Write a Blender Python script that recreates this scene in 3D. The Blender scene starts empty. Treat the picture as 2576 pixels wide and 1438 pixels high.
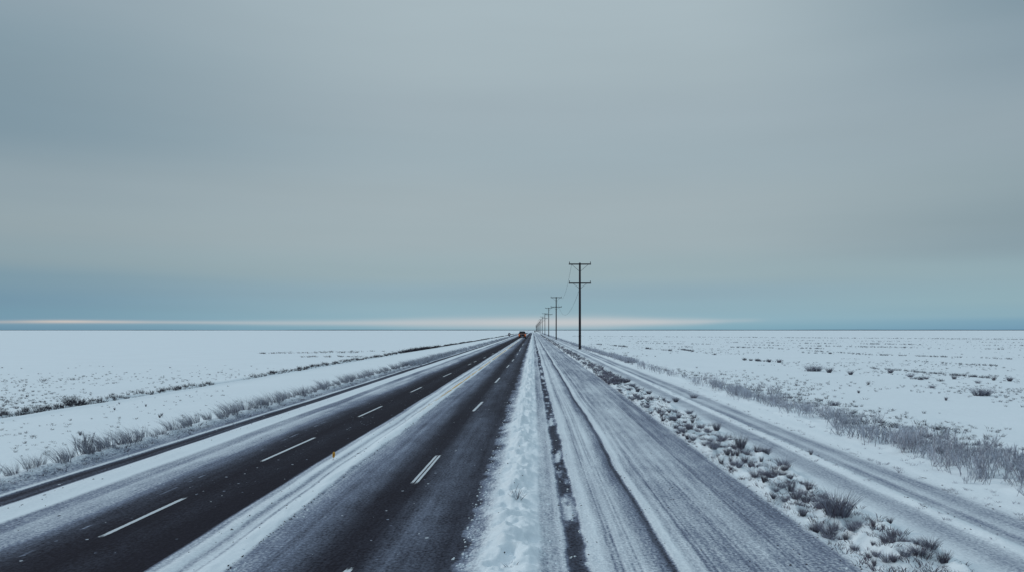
import bpy, bmesh, math, random
import numpy as np
from mathutils import Vector, Matrix

C = bpy.context.scene.collection
HC = 2.6                      # camera height in metres; road widths below are given in multiples of it
FP = 2020.0                   # focal length for a 2576 px wide picture
VX, VY = 1341.0, 829.0        # where the straight road meets the horizon in that picture
rnd = random.Random(11)
rng = np.random.default_rng(5)


def at(px, py):
    """ground point measured in the photograph -> metres"""
    d = py - VY
    return (px - VX) * HC / d, FP * HC / d


# ------------------------------------------------------------------ numpy noise
def _hash(ix, iy, s):
    n = (ix * 374761393 + iy * 668265263 + s * 974634777) & 0xFFFFFFFF
    n = ((n ^ (n >> 13)) * 1274126177) & 0xFFFFFFFF
    n = ((n ^ (n >> 16)) * 2246822519) & 0xFFFFFFFF
    return ((n ^ (n >> 15)) & 0xFFFFFF) / float(0xFFFFFF)


def vnoise(x, y, s=0):
    x = np.asarray(x, float); y = np.asarray(y, float)
    x, y = np.broadcast_arrays(x, y)
    ix = np.floor(x).astype(np.int64); iy = np.floor(y).astype(np.int64)
    fx = x - ix; fy = y - iy
    fx = fx * fx * (3 - 2 * fx); fy = fy * fy * (3 - 2 * fy)
    a = _hash(ix, iy, s); b = _hash(ix + 1, iy, s); c = _hash(ix, iy + 1, s); d = _hash(ix + 1, iy + 1, s)
    return (a * (1 - fx) + b * fx) * (1 - fy) + (c * (1 - fx) + d * fx) * fy - 0.5


def fbm(x, y, s=0, o=4):
    t = 0; a = 1.0
    for k in range(o):
        t = t + a * vnoise(np.asarray(x) * 2 ** k + 17.3 * k, np.asarray(y) * 2 ** k - 9.1 * k, s + k)
        a *= 0.5
    return t


def bell(x, c, w):
    return np.exp(-((x - c) / w) ** 2)


def sstep(x, a, b):
    t = np.clip((x - a) / (b - a), 0, 1)
    return t * t * (3 - 2 * t)


# ------------------------------------------------------------------ object helpers
def tag(o, label=None, cat=None, group=None, kind=None):
    if label: o['label'] = label
    if cat: o['category'] = cat
    if group: o['group'] = group
    if kind: o['kind'] = kind
    return o


def empty(name, loc=(0, 0, 0), rz=0.0):
    o = bpy.data.objects.new(name, None)
    o.location = loc; o.rotation_euler = (0, 0, rz)
    o.empty_display_size = 0.2
    C.objects.link(o)
    return o


def link(name, me, mat, parent=None):
    if mat and not me.materials: me.materials.append(mat)
    o = bpy.data.objects.new(name, me)
    C.objects.link(o)
    if parent: o.parent = parent
    return o


def mesh_np(name, v, quads, attrs=None, smooth=False):
    me = bpy.data.meshes.new(name)
    v = np.asarray(v, np.float32); q = np.asarray(quads, np.int32)
    me.vertices.add(len(v)); me.vertices.foreach_set('co', v.ravel())
    me.loops.add(q.size); me.loops.foreach_set('vertex_index', q.ravel())
    me.polygons.add(len(q))
    me.polygons.foreach_set('loop_start', np.arange(0, q.size, 4, dtype=np.int32))
    me.polygons.foreach_set('loop_total', np.full(len(q), 4, np.int32))
    me.polygons.foreach_set('use_smooth', np.full(len(q), smooth, bool))
    for k, a in (attrs or {}).items():
        t = me.attributes.new(k, 'FLOAT', 'POINT')
        t.data.foreach_set('value', np.asarray(a, np.float32).ravel())
    me.update(calc_edges=True)
    return me


class MB:
    """collects simple shapes into one mesh"""
    def __init__(s): s.bm = bmesh.new()

    def box(s, c, size, rot=None, bevel=0.0):
        r = bmesh.ops.create_cube(s.bm, size=1.0)
        M = Matrix.Translation(c) @ (rot.to_4x4() if rot else Matrix()) @ Matrix.Diagonal((*size, 1))
        bmesh.ops.transform(s.bm, matrix=M, verts=r['verts'])
        if bevel:
            ed = {e for v in r['verts'] for e in v.link_edges}
            bmesh.ops.bevel(s.bm, geom=list(ed), offset=bevel, segments=2, affect='EDGES', profile=0.5)
        return s

    def rod(s, a, b, r0, r1=None, n=10):
        a = Vector(a); b = Vector(b); d = b - a
        r1 = r0 if r1 is None else r1
        q = d.to_track_quat('Z', 'Y').to_matrix().to_4x4()
        r = bmesh.ops.create_cone(s.bm, cap_ends=True, segments=n, radius1=r0, radius2=r1, depth=d.length)
        bmesh.ops.transform(s.bm, matrix=Matrix.Translation((a + b) / 2) @ q, verts=r['verts'])
        return s

    def lathe(s, prof, c=(0, 0, 0), n=12, M=None):
        rings = []
        for r, z in prof:
            rings.append([s.bm.verts.new((max(r, 1e-4) * math.cos(2 * math.pi * k / n), max(r, 1e-4) * math.sin(2 * math.pi * k / n), z)) for k in range(n)])
        for i in range(len(rings) - 1):
            for k in range(n):
                s.bm.faces.new((rings[i][k], rings[i][(k + 1) % n], rings[i + 1][(k + 1) % n], rings[i + 1][k]))
        s.bm.faces.new(rings[0][::-1]); s.bm.faces.new(rings[-1])
        vs = [v for r in rings for v in r]
        bmesh.ops.transform(s.bm, matrix=Matrix.Translation(c) @ (M or Matrix()), verts=vs)
        return s

    def prism(s, pts, x0, x1, inset=0.0):
        """outline in the yz plane pulled along x; the outer faces may be drawn in a little"""
        a = [s.bm.verts.new((x0, y, z)) for y, z in pts]
        b = [s.bm.verts.new((x1, y, z)) for y, z in pts]
        n = len(pts)
        for i in range(n):
            s.bm.faces.new((a[i], a[(i + 1) % n], b[(i + 1) % n], b[i]))
        s.bm.faces.new(a[::-1]); s.bm.faces.new(b)
        return s

    def loft(s, rings):
        rv = [[s.bm.verts.new(p) for p in r] for r in rings]
        n = len(rings[0])
        for i in range(len(rv) - 1):
            for k in range(n):
                s.bm.faces.new((rv[i][k], rv[i][(k + 1) % n], rv[i + 1][(k + 1) % n], rv[i + 1][k]))
        s.bm.faces.new(rv[0][::-1]); s.bm.faces.new(rv[-1])
        return s

    def build(s, name, mat, parent=None, smooth=True):
        bmesh.ops.recalc_face_normals(s.bm, faces=s.bm.faces)
        me = bpy.data.meshes.new(name)
        s.bm.to_mesh(me); s.bm.free()
        if smooth:
            for p in me.polygons: p.use_smooth = True
            me.set_sharp_from_angle(angle=math.radians(35))
        return link(name, me, mat, parent)


def copy_tree(o, parent=None):
    c = o.copy(); C.objects.link(c); c.parent = parent
    for ch in list(o.children): copy_tree(ch, c)
    return c


# ------------------------------------------------------------------ materials
class NT:
    def __init__(s, name):
        s.m = bpy.data.materials.new(name); s.m.use_nodes = True
        s.t = s.m.node_tree; s.t.nodes.clear()
        s.out = s.t.nodes.new('ShaderNodeOutputMaterial')

    def n(s, typ, **kw):
        nd = s.t.nodes.new(typ)
        for k, v in kw.items():
            if k in nd.inputs: s.put(nd.inputs[k], v)
            else: setattr(nd, k, v)
        return nd

    def put(s, sock, v):
        if isinstance(v, bpy.types.NodeSocket): s.t.links.new(v, sock)
        else: sock.default_value = v

    def math(s, op, a, b=None, c=None, clamp=False):
        nd = s.t.nodes.new('ShaderNodeMath'); nd.operation = op; nd.use_clamp = clamp
        for i, v in enumerate((a, b, c)):
            if v is not None: s.put(nd.inputs[i], v)
        return nd.outputs[0]

    def mapr(s, v, a, b, c=0.0, d=1.0, smooth=True):
        nd = s.t.nodes.new('ShaderNodeMapRange'); nd.interpolation_type = 'SMOOTHSTEP' if smooth else 'LINEAR'
        for k, x in zip(('Value', 'From Min', 'From Max', 'To Min', 'To Max'), (v, a, b, c, d)): s.put(nd.inputs[k], x)
        return nd.outputs['Result']

    def mix(s, f, a, b, blend='MIX'):
        nd = s.t.nodes.new('ShaderNodeMix'); nd.data_type = 'RGBA'; nd.blend_type = blend
        s.put(nd.inputs['Factor'], f)
        s.put(nd.inputs['A'], a if isinstance(a, bpy.types.NodeSocket) else (*a, 1))
        s.put(nd.inputs['B'], b if isinstance(b, bpy.types.NodeSocket) else (*b, 1))
        return nd.outputs['Result']

    def coord(s, scale=(1, 1, 1)):
        tc = s.t.nodes.new('ShaderNodeTexCoord')
        mp = s.t.nodes.new('ShaderNodeMapping')
        s.t.links.new(tc.outputs['Object'], mp.inputs['Vector'])
        mp.inputs['Scale'].default_value = scale
        return mp.outputs[0]

    def noise(s, vec, scale=1.0, detail=3.0, rough=0.55, out='Fac'):
        nd = s.t.nodes.new('ShaderNodeTexNoise')
        s.t.links.new(vec, nd.inputs['Vector'])
        nd.inputs['Scale'].default_value = scale; nd.inputs['Detail'].default_value = detail; nd.inputs['Roughness'].default_value = rough
        return nd.outputs[out]

    def attr(s, name):
        nd = s.t.nodes.new('ShaderNodeAttribute'); nd.attribute_name = name
        return nd.outputs['Fac']

    def bsdf(s, col, rough=0.8, spec=0.3, normal=None, **kw):
        nd = s.t.nodes.new('ShaderNodeBsdfPrincipled')
        s.put(nd.inputs['Base Color'], col if isinstance(col, bpy.types.NodeSocket) else (*col, 1))
        s.put(nd.inputs['Roughness'], rough); s.put(nd.inputs['Specular IOR Level'], spec)
        if normal is not None: s.put(nd.inputs['Normal'], normal)
        for k, v in kw.items(): s.put(nd.inputs[k.replace('_', ' ')], v)
        return nd.outputs[0]

    def bump(s, h, strength, dist):
        nd = s.t.nodes.new('ShaderNodeBump')
        nd.inputs['Strength'].default_value = strength; nd.inputs['Distance'].default_value = dist
        s.t.links.new(h, nd.inputs['Height'])
        return nd.outputs[0]

    def done(s, sh):
        s.t.links.new(sh, s.out.inputs['Surface'])
        return s.m


SNOW = (0.74, 0.81, 0.86)


def ground_mat(name, under, streak=1.0, grain=1.0, specks=0.0, under2=None, bump=0.6, rough_under=0.8, spec=0.06):
    t = NT(name)
    cov = t.attr('cover')
    lon = t.noise(t.coord((9.0, 0.22, 1)), 1.0, 4, 0.6)
    lon2 = t.noise(t.coord((28.0, 0.8, 1)), 1.0, 3, 0.6)
    gr = t.noise(t.coord((1, 0.75, 1)), 26.0, 4, 0.65)
    pat = t.noise(t.coord((1, 0.5, 1)), 2.6, 4, 0.6)
    k = t.math('MULTIPLY', t.math('MULTIPLY', cov, t.math('SUBTRACT', 1.0, cov)), 4.0)
    k = t.math('ADD', k, 0.04)
    w = t.math('MULTIPLY', t.math('SUBTRACT', lon, 0.5), 0.75 * streak)
    w = t.math('ADD', w, t.math('MULTIPLY', t.math('SUBTRACT', lon2, 0.5), 0.5 * streak))
    w = t.math('ADD', w, t.math('MULTIPLY', t.math('SUBTRACT', gr, 0.5), 1.3 * grain))
    w = t.math('ADD', w, t.math('MULTIPLY', t.math('SUBTRACT', pat, 0.5), 0.35))
    f = t.math('ADD', cov, t.math('MULTIPLY', w, k), clamp=True)
    if specks:
        vo = t.n('ShaderNodeTexVoronoi', Scale=9.0)
        t.t.links.new(t.coord((1, 1, 1)), vo.inputs['Vector'])
        sep = t.n('ShaderNodeSeparateColor'); t.t.links.new(vo.outputs['Color'], sep.inputs[0])
        rad = t.math('MULTIPLY', t.math('POWER', sep.outputs[0], 5.0), 0.24)
        sp = t.math('LESS_THAN', vo.outputs['Distance'], rad)
        sp = t.math('MULTIPLY', sp, t.mapr(pat, 0.42, 0.62))
        f = t.math('MAXIMUM', f, t.math('MULTIPLY', sp, specks))
    un = t.mix(t.mapr(gr, 0.3, 0.7), under, under2 or tuple(c * 1.5 for c in under))
    big = t.noise(t.coord((0.5, 0.5, 1)), 0.5, 4, 0.55)
    sn = t.mix(big, SNOW, tuple(c * 0.93 for c in SNOW))
    thin = t.mix(gr, (0.15, 0.18, 0.25), (0.215, 0.25, 0.33))      # a film of snow the road shows through
    col = t.mix(t.mapr(f, 0.0, 0.45, smooth=False), un, thin)
    col = t.mix(t.mapr(f, 0.45, 1.0, smooth=False), col, sn)
    fine = t.noise(t.coord((1, 1, 1)), 34.0, 3, 0.6)
    soft = t.noise(t.coord((1, 0.6, 1)), 5.0, 4, 0.6)
    hgt = t.math('ADD', t.math('MULTIPLY', soft, 1.0), t.math('MULTIPLY', fine, 0.25))
    hgt = t.math('ADD', hgt, t.math('MULTIPLY', f, 0.5))
    rough = t.mapr(f, 0.0, 0.5, rough_under, 0.9)
    return t.done(t.bsdf(col, rough, t.mapr(f, 0.0, 0.6, spec, 0.10), t.bump(hgt, bump, 0.05)))


M_ASPH = ground_mat('snow_dusted_asphalt', (0.0135, 0.0125, 0.019), 0.45, 0.85, 0.85, bump=0.3, rough_under=0.8, spec=0.045)
M_GRAVEL = ground_mat('packed_snow_on_gravel', (0.022, 0.022, 0.032), 0.7, 1.05, 0.0, (0.055, 0.062, 0.088), bump=0.6)
M_SIDE = ground_mat('packed_snow_on_dirt', (0.10, 0.12, 0.16), 0.4, 0.8, 0.0, (0.16, 0.185, 0.235), bump=0.4)
M_FIELD = ground_mat('field_snow', (0.028, 0.025, 0.03), 0.3, 1.2, 0.0, bump=0.45)


def paint_mat(name, col, lo, hi, streaky=True):
    t = NT(name)
    g = t.noise(t.coord((1, 0.6, 1)), 22.0, 4, 0.6)
    l = t.noise(t.coord((30.0, 0.7, 1)), 1.0, 3, 0.6)
    edge = t.attr('edge')
    v = t.math('ADD', t.math('MULTIPLY', g, 0.5), t.math('MULTIPLY', l, 0.5))
    v = t.math('ADD', v, t.math('MULTIPLY', edge, 0.35))
    f = t.mapr(v, lo, hi)
    sh = t.bsdf(t.mix(g, col, tuple(c * 0.8 for c in col)), 0.75, 0.25)
    tr = t.n('ShaderNodeBsdfTransparent').outputs[0]
    mx = t.n('ShaderNodeMixShader')
    t.put(mx.inputs[0], f); t.put(mx.inputs[1], tr); t.put(mx.inputs[2], sh)
    return t.done(mx.outputs[0])


M_WHITE = paint_mat('worn_white_paint', (0.56, 0.61, 0.66), 0.54, 0.80)
M_YELLOW = paint_mat('snow_veiled_yellow_paint', (0.66, 0.47, 0.24), 0.50, 0.74)


def plant_mat(name, dark, pale, amount):
    t = NT(name)
    fr = t.attr('frost')
    g = t.noise(t.coord((1, 1, 1)), 16.0, 3, 0.6)
    f = t.math('MULTIPLY', fr, t.mapr(g, 0.25, 0.7, 0.35, 1.25), clamp=True)
    f = t.math('MULTIPLY', f, amount)
    inf = t.n('ShaderNodeObjectInfo')
    col = t.mix(f, t.mix(inf.outputs['Random'], dark, tuple(c * 1.5 for c in dark)), pale)
    return t.done(t.bsdf(col, 0.9, 0.1))


M_TUFT = plant_mat('dry_brown_grass', (0.038, 0.022, 0.032), (0.45, 0.49, 0.60), 0.85)
M_FROST = plant_mat('frosted_grass', (0.06, 0.05, 0.066), (0.62, 0.67, 0.76), 0.95)
M_RIME = plant_mat('rimed_twigs', (0.13, 0.12, 0.15), (0.72, 0.78, 0.88), 1.0)
M_DARK = plant_mat('dark_ditch_grass', (0.022, 0.018, 0.024), (0.25, 0.26, 0.31), 0.4)
M_STUB = plant_mat('dry_stubble', (0.045, 0.042, 0.055), (0.40, 0.44, 0.52), 0.6)


def plain(name, col, rough=0.6, spec=0.4, var=0.25, scale=12.0, **kw):
    t = NT(name)
    g = t.noise(t.coord((1, 1, 1)), scale, 4, 0.6)
    return t.done(t.bsdf(t.mix(g, tuple(c * (1 - var) for c in col), tuple(min(1, c * (1 + var)) for c in col)), rough, spec, **kw))


def wood_mat():
    t = NT('weathered_pole_wood')
    g = t.noise(t.coord((26, 26, 1.2)), 1.0, 4, 0.65)
    b = t.noise(t.coord((1, 1, 0.4)), 2.0, 3, 0.6)
    c = t.mix(g, (0.016, 0.013, 0.02), (0.045, 0.036, 0.042))
    c = t.mix(t.math('MULTIPLY', b, 0.5), c, (0.03, 0.028, 0.035))
    return t.done(t.bsdf(c, 0.85, 0.2, t.bump(g, 0.4, 0.02)))


M_WOOD = wood_mat()
M_PORC = plain('dark_porcelain', (0.03, 0.028, 0.035), 0.3, 0.5)
M_IRON = plain('dark_iron', (0.02, 0.02, 0.026), 0.5, 0.5)
M_WIRE = plain('grey_wire', (0.14, 0.16, 0.17), 0.6, 0.3)
M_ORANGE = plain('orange_car_paint', (0.52, 0.12, 0.028), 0.3, 0.5, 0.08)
M_TRIM = plain('black_trim', (0.012, 0.010, 0.016), 0.5, 0.4)
M_GLASS = plain('dark_window_glass', (0.006, 0.006, 0.010), 0.08, 0.5, 0.05)
M_CHROME = plain('dull_chrome', (0.45, 0.43, 0.46), 0.3, 0.8, 0.1)
M_PLATE = plain('pale_plate', (0.55, 0.52, 0.58), 0.5, 0.4, 0.05)
M_RUBBER = plain('tyre_rubber', (0.012, 0.012, 0.014), 0.85, 0.2)
M_RIM = plain('grey_rim', (0.2, 0.2, 0.22), 0.4, 0.6)
M_AMBER = plain('amber_lens', (0.85, 0.25, 0.05), 0.25, 0.5, 0.1, Emission_Color=(1.0, 0.22, 0.05, 1), Emission_Strength=0.35)
M_RED = plain('dark_red_sign_paint', (0.075, 0.02, 0.025), 0.5, 0.4)
M_SIGNW = plain('frosted_white_sign_face', (0.72, 0.72, 0.76), 0.6, 0.3, 0.06)
M_MARK = plain('amber_reflector_plastic', (0.70, 0.34, 0.03), 0.35, 0.5, 0.12)
M_MARKD = plain('dark_amber_reflector', (0.30, 0.09, 0.006), 0.35, 0.5, 0.2)
M_CLOD = plain('frozen_dirt', (0.035, 0.03, 0.038), 0.95, 0.1)
M_SNOWC = plain('snow_clod', SNOW, 0.9, 0.2, 0.05)
M_FAR = plain('hazy_far_woods', (0.045, 0.085, 0.11), 1.0, 0.0, 0.3, 0.01)  # no haze is built; the blue of distance is put into this colour


# ------------------------------------------------------------------ sky, sun, camera
SUN_AZ, SUN_EL = math.radians(-72), math.radians(27)     # measured from straight down the road


def srgb(r, g, b):
    f = lambda c: (c / 255 / 12.92) if c / 255 <= 0.04045 else ((c / 255 + 0.055) / 1.055) ** 2.4
    return (f(r), f(g), f(b))


def make_world():
    W = bpy.data.worlds.new('World'); bpy.context.scene.world = W; W.use_nodes = True
    s = NT.__new__(NT); s.t = W.node_tree; s.t.nodes.clear()
    out = s.t.nodes.new('ShaderNodeOutputWorld'); bg = s.t.nodes.new('ShaderNodeBackground')
    tc = s.t.nodes.new('ShaderNodeTexCoord')
    sp = s.n('ShaderNodeSeparateXYZ'); s.t.links.new(tc.outputs['Generated'], sp.inputs[0])
    x, y, z = sp.outputs
    az = s.math('ARCTAN2', x, y)
    hor = s.math('SQRT', s.math('ADD', s.math('MULTIPLY', x, x), s.math('MULTIPLY', y, y)))
    el = s.math('DIVIDE', z, s.math('MAXIMUM', hor, 0.0001))
    # cloud sheet: soft streaks, foreshortened towards the horizon
    cm = s.n('ShaderNodeCombineXYZ')
    s.put(cm.inputs[0], s.math('MULTIPLY', az, 1.1)); s.put(cm.inputs[1], s.math('MULTIPLY', s.math('POWER', s.math('MAXIMUM', el, 0.0), 0.6), 5.0)); s.put(cm.inputs[2], 3.7)
    nz = s.noise(cm.outputs[0], 1.0, 3, 0.5)
    cm2 = s.n('ShaderNodeCombineXYZ')
    s.put(cm2.inputs[0], s.math('MULTIPLY', az, 2.4)); s.put(cm2.inputs[1], s.math('MULTIPLY', s.math('POWER', s.math('MAXIMUM', el, 0.0), 0.6), 16.0)); s.put(cm2.inputs[2], 1.2)
    nz2 = s.noise(cm2.outputs[0], 1.0, 4, 0.55)
    warp = s.math('ADD', el, s.math('MULTIPLY', s.math('MULTIPLY', s.math('SUBTRACT', nz, 0.5), el), 0.16))
    warp = s.math('ADD', warp, s.math('MULTIPLY', az, s.math('MULTIPLY', el, 0.02)))
    pos = s.math('DIVIDE', warp, 0.46, clamp=True)

    def ramp(stops, fac):
        r = s.n('ShaderNodeValToRGB'); r.color_ramp.interpolation = 'EASE'
        e = r.color_ramp.elements
        for i, (p, c) in enumerate(stops):
            if i < 2: q = e[i]; q.position = p
            else: q = e.new(p)
            q.color = (*c, 1)
        s.put(r.inputs[0], fac)
        return r.outputs[0]

    def col(lst):   # (pixel row in the 2576 wide picture, rgb)
        return [(max(0.0, (VY - yy) / FP / 0.46), srgb(*c)) for yy, c in lst]
    cen = ramp(col([(829, (128, 166, 184)), (822, (132, 172, 188)), (806, (142, 176, 190)), (775, (143, 174, 187)), (738, (143, 170, 183)), (690, (152, 173, 180)),
                    (600, (159, 175, 181)), (520, (161, 176, 182)), (400, (157, 174, 182)), (300, (160, 176, 184)), (180, (165, 181, 188)), (0, (168, 184, 191))]), pos)
    lef = ramp(col([(829, (104, 142, 166)), (815, (112, 150, 172)), (795, (112, 150, 170)), (768, (112, 147, 168)), (720, (120, 150, 166)), (670, (138, 159, 168)),
                    (600, (146, 163, 170)), (520, (142, 160, 169)), (400, (124, 147, 160)), (250, (130, 152, 164)), (120, (140, 159, 170)), (0, (146, 165, 176))]), pos)
    rig = ramp(col([(829, (112, 152, 178)), (812, (120, 160, 182)), (795, (138, 172, 186)), (760, (145, 175, 185)), (700, (145, 171, 180)), (640, (134, 155, 165)),
                    (590, (134, 154, 163)), (500, (143, 162, 170)), (380, (148, 165, 174)), (200, (134, 154, 166)), (80, (122, 144, 157)), (0, (118, 141, 154))]), pos)
    azn = s.math('ADD', az, s.math('MULTIPLY', s.math('SUBTRACT', nz, 0.5), 0.12))
    c = s.mix(s.mapr(azn, -0.12, -0.68), cen, lef)
    c = s.mix(s.mapr(azn, 0.18, 0.66), c, rig)
    # gentle streakiness of the deck
    st = s.math('ADD', 1.0, s.math('MULTIPLY', s.math('SUBTRACT', nz2, 0.5), 0.09))
    vm = s.n('ShaderNodeVectorMath', operation='SCALE'); s.t.links.new(c, vm.inputs[0]); s.put(vm.inputs['Scale'], st)
    c = vm.outputs[0]
    # the clear gap under the deck near the horizon
    ap = s.mapr(az, -0.7, 0.7, 0.0, 1.0, False)
    g = lambda v: (v, v, v)
    inten = ramp([(0.0, g(0.28)), (0.08, g(0.36)), (0.125, g(0.78)), (0.155, g(0.62)), (0.19, g(0.45)), (0.30, g(0.50)), (0.42, g(0.72)), (0.50, g(0.90)), (0.60, g(0.86)), (0.64, g(0.62)), (0.68, g(0.22)), (0.71, g(0.0))], ap)
    wid = ramp([(0.0, g(0.0016)), (0.12, g(0.0018)), (0.20, g(0.0019)), (0.32, g(0.0034)), (0.45, g(0.0064)), (0.55, g(0.0071)), (0.62, g(0.0045)), (0.68, g(0.0025)), (0.74, g(0.0018))], ap)
    ec = ramp([(0.0, g(0.0072)), (0.13, g(0.0092)), (0.30, g(0.0085)), (0.5, g(0.0092)), (0.62, g(0.0100)), (0.72, g(0.0125))], ap)
    dv = s.math('DIVIDE', s.math('SUBTRACT', s.math('ADD', el, s.math('MULTIPLY', s.math('SUBTRACT', nz2, 0.5), 0.0012)), ec), wid)
    band = s.math('EXPONENT', s.math('MULTIPLY', s.math('POWER', s.math('ABSOLUTE', dv), 1.9), -1.0))
    band = s.math('MULTIPLY', s.math('MULTIPLY', band, inten), 1.0)
    warm = s.mix(s.mapr(az, -0.62, -0.30), srgb(218, 202, 190), srgb(197, 200, 203))
    c = s.mix(band, c, warm)
    # thicker, brighter overhead as an overcast deck is
    up = s.mapr(el, 0.42, 2.6, 0.0, 1.0)
    c = s.mix(up, c, (0.79, 0.96, 1.09))
    # clear-sky light filtering through
    sky = s.n('ShaderNodeTexSky', sky_type='NISHITA'); sky.sun_disc = False
    sky.sun_elevation = SUN_EL; sky.sun_rotation = SUN_AZ
    vm2 = s.n('ShaderNodeVectorMath', operation='SCALE'); s.t.links.new(c, vm2.inputs[0]); s.put(vm2.inputs['Scale'], 10.0)
    fin = s.mix(0.985, sky.outputs[0], vm2.outputs[0])
    # below the horizon the light of the snow plain
    fin = s.mix(s.mapr(el, -0.002, -0.02), fin, (3.4, 4.3, 4.9))
    s.t.links.new(fin, bg.inputs[0]); bg.inputs[1].default_value = 0.1
    s.t.links.new(bg.outputs[0], out.inputs[0])


make_world()
sl = bpy.data.lights.new('sun', 'SUN'); sl.energy = 1.0; sl.angle = math.radians(13); sl.color = (1.0, 0.97, 0.93)
so = bpy.data.objects.new('sun', sl); C.objects.link(so)
sd = Vector((math.sin(SUN_AZ) * math.cos(SUN_EL), math.cos(SUN_AZ) * math.cos(SUN_EL), math.sin(SUN_EL)))
so.rotation_euler = sd.to_track_quat('Z', 'Y').to_euler(); so.location = (0, 0, 50)

cd = bpy.data.cameras.new('camera'); cam = bpy.data.objects.new('camera', cd); C.objects.link(cam)
cam.location = (0, 0, HC); cam.rotation_euler = (math.radians(90), 0, 0)
cd.sensor_width = 36; cd.lens = 36 * FP / 2576
cd.shift_x = -(VX - 1288) / 2576; cd.shift_y = (VY - 719) / 2576
cd.clip_start = 0.1; cd.clip_end = 40000
sc = bpy.context.scene
sc.camera = cam
sc.view_settings.view_transform = 'Standard'; sc.view_settings.look = 'None'
sc.view_settings.exposure = 0; sc.view_settings.gamma = 1

# ------------------------------------------------------------------ the plain, the roads, the banks
DITCH_Y = [22.9, 29, 46, 89, 181, 328, 900]
DITCH_X = [-5.86, -5.75, -5.62, -5.44, -4.90, -4.45, -4.1]


def ditch_x(y):
    return np.interp(y, DITCH_Y, DITCH_X)


def shift(xc, y):
    """how far the columns of the far-side field bend to follow the ditch"""
    s = ditch_x(y) + 5.75
    return s * np.interp(xc, [-60, -6.8, -5.3, -3.65], [0, 1, 1, 0])


COVER = np.array([
    (-3.62, 1.0), (-3.48, .90), (-3.40, .80), (-3.33, .60), (-3.245, .50), (-3.215, .88), (-3.19, .90), (-3.17, .15), (-3.12, .03), (-3.07, .16), (-3.045, .05), (-3.025, .25),
    (-3.00, .93), (-2.82, .97), (-2.775, 1.0), (-2.74, .50), (-2.64, .47), (-2.60, .72), (-2.52, .70), (-2.43, .50), (-2.35, .26), (-2.28, .10), (-2.20, .04),
    (-2.05, .0), (-1.9, .02), (-1.75, .0), (-1.625, .0), (-1.605, .62), (-1.575, .55), (-1.55, .86), (-1.50, .92), (-1.475, .50), (-1.45, .80), (-1.42, .94), (-1.405, .55), (-1.39, .95),
    (-1.30, .97), (-1.28, .48), (-1.22, .42), (-1.10, .36), (-1.02, .22), (-.93, .06), (-.86, .02), (-.76, .02), (-.70, .10), (-.63, .16), (-.52, .13), (-.40, .05), (-.345, .06),
    (-.32, .30), (-.28, .45), (-.24, .72), (-.20, .97), (.00, 1.0), (.028, .97), (.05, .68), (.11, .64), (.145, .78), (.164, .10), (.18, .02), (.215, .03), (.235, .10), (.252, .85),
    (.31, .93), (.36, .70), (.40, .86), (.47, .88), (.53, .62), (.575, .42), (.590, .08), (.603, .12), (.617, .85), (.66, .95), (.69, .66), (.72, .80), (.745, .60), (.78, .78), (.81, .58), (.85, .70),
    (.89, .63), (.94, .75), (.98, .63), (1.03, .73), (1.08, .60), (1.15, .66), (1.2, .57), (1.27, .61), (1.32, .54), (1.36, .58), (1.385, .85), (1.42, .97), (1.76, 1.0), (1.86, .97), (1.92, .88), (1.98, .72), (2.06, .66), (2.12, .72),
    (2.155, .95), (2.235, .97), (2.262, .72), (2.31, .65), (2.36, .80), (2.40, .80), (2.45, .64), (2.53, .66), (2.58, .92), (2.65, .98), (2.8, 1.0)])


def cover(x, y):
    """share of snow, x in camera heights, y in metres"""
    wob = 0.010 * vnoise(y * 0.9, x * 2, 3) + 0.034 * vnoise(y * 0.13, x * 1.5, 4) + 0.012 * vnoise(y * .4, x * 5, 6)
    wob = wob + 0.11 * bell(x, -.29, .06) * fbm(y * 2.4, x * 9, 9, 4) + 0.030 * bell(x, .2, .06) * fbm(y * 3.0, x * 4, 12, 3)
    c = np.interp(x + wob, COVER[:, 0], COVER[:, 1])
    # loose snow lying across the bare wheel track of the gravel
    c = np.maximum(c, 0.85 * bell(x, .2, .05) * sstep(fbm(y * 0.9, x * 9, 31, 4), 0.02, 0.30))
    # uneven dusting and wheel tracks that wander across it
    kk = 4 * c * (1 - c)
    c = c + kk * (0.22 * fbm(x * 2.2, y * 0.11, 27, 4) + 0.16 * fbm(x * 7.0, y * 0.35, 28, 3))
    for cx_, am, wd_, dp, sd in ((.76, .05, .012, -.30, 201), (.93, .09, .014, -.22, 202), (1.06, .10, .013, .26, 203), (1.16, .08, .016, -.22, 204), (1.27, .06, .012, .22, 205), (.44, .05, .012, -.22, 206), (.36, .04, .010, -.2, 207),
                             (2.03, .05, .016, -.16, 208), (2.33, .05, .018, -.16, 209), (2.47, .05, .016, -.15, 210), (-1.12, .07, .02, -.10, 211), (-2.55, .07, .018, -.14, 212), (-2.45, .06, .02, .12, 213), (-.62, .08, .03, .05, 214)):
        for off in (-.012, .012):
            c = c + dp * bell(x, cx_ + am * (vnoise(y * .045, 0 * x, sd) + .35 * vnoise(y * .17, 0 * x, sd + 50)) + off, wd_ * .55) * sstep(vnoise(y * .09, 0 * x, sd + 90), -.35, .05)
    c = np.clip(c, 0, 1)
    # a thread of grains blown against the old line
    c = np.maximum(c, 0.55 * bell(x, -2.275 + .006 * vnoise(y * .8, 0 * x, 22), .005) * sstep(fbm(y * 3.2, 0 * x, 21, 4), 0.0, 0.3))
    # soil and painted shade on the far wall of the ditch
    return c


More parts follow.
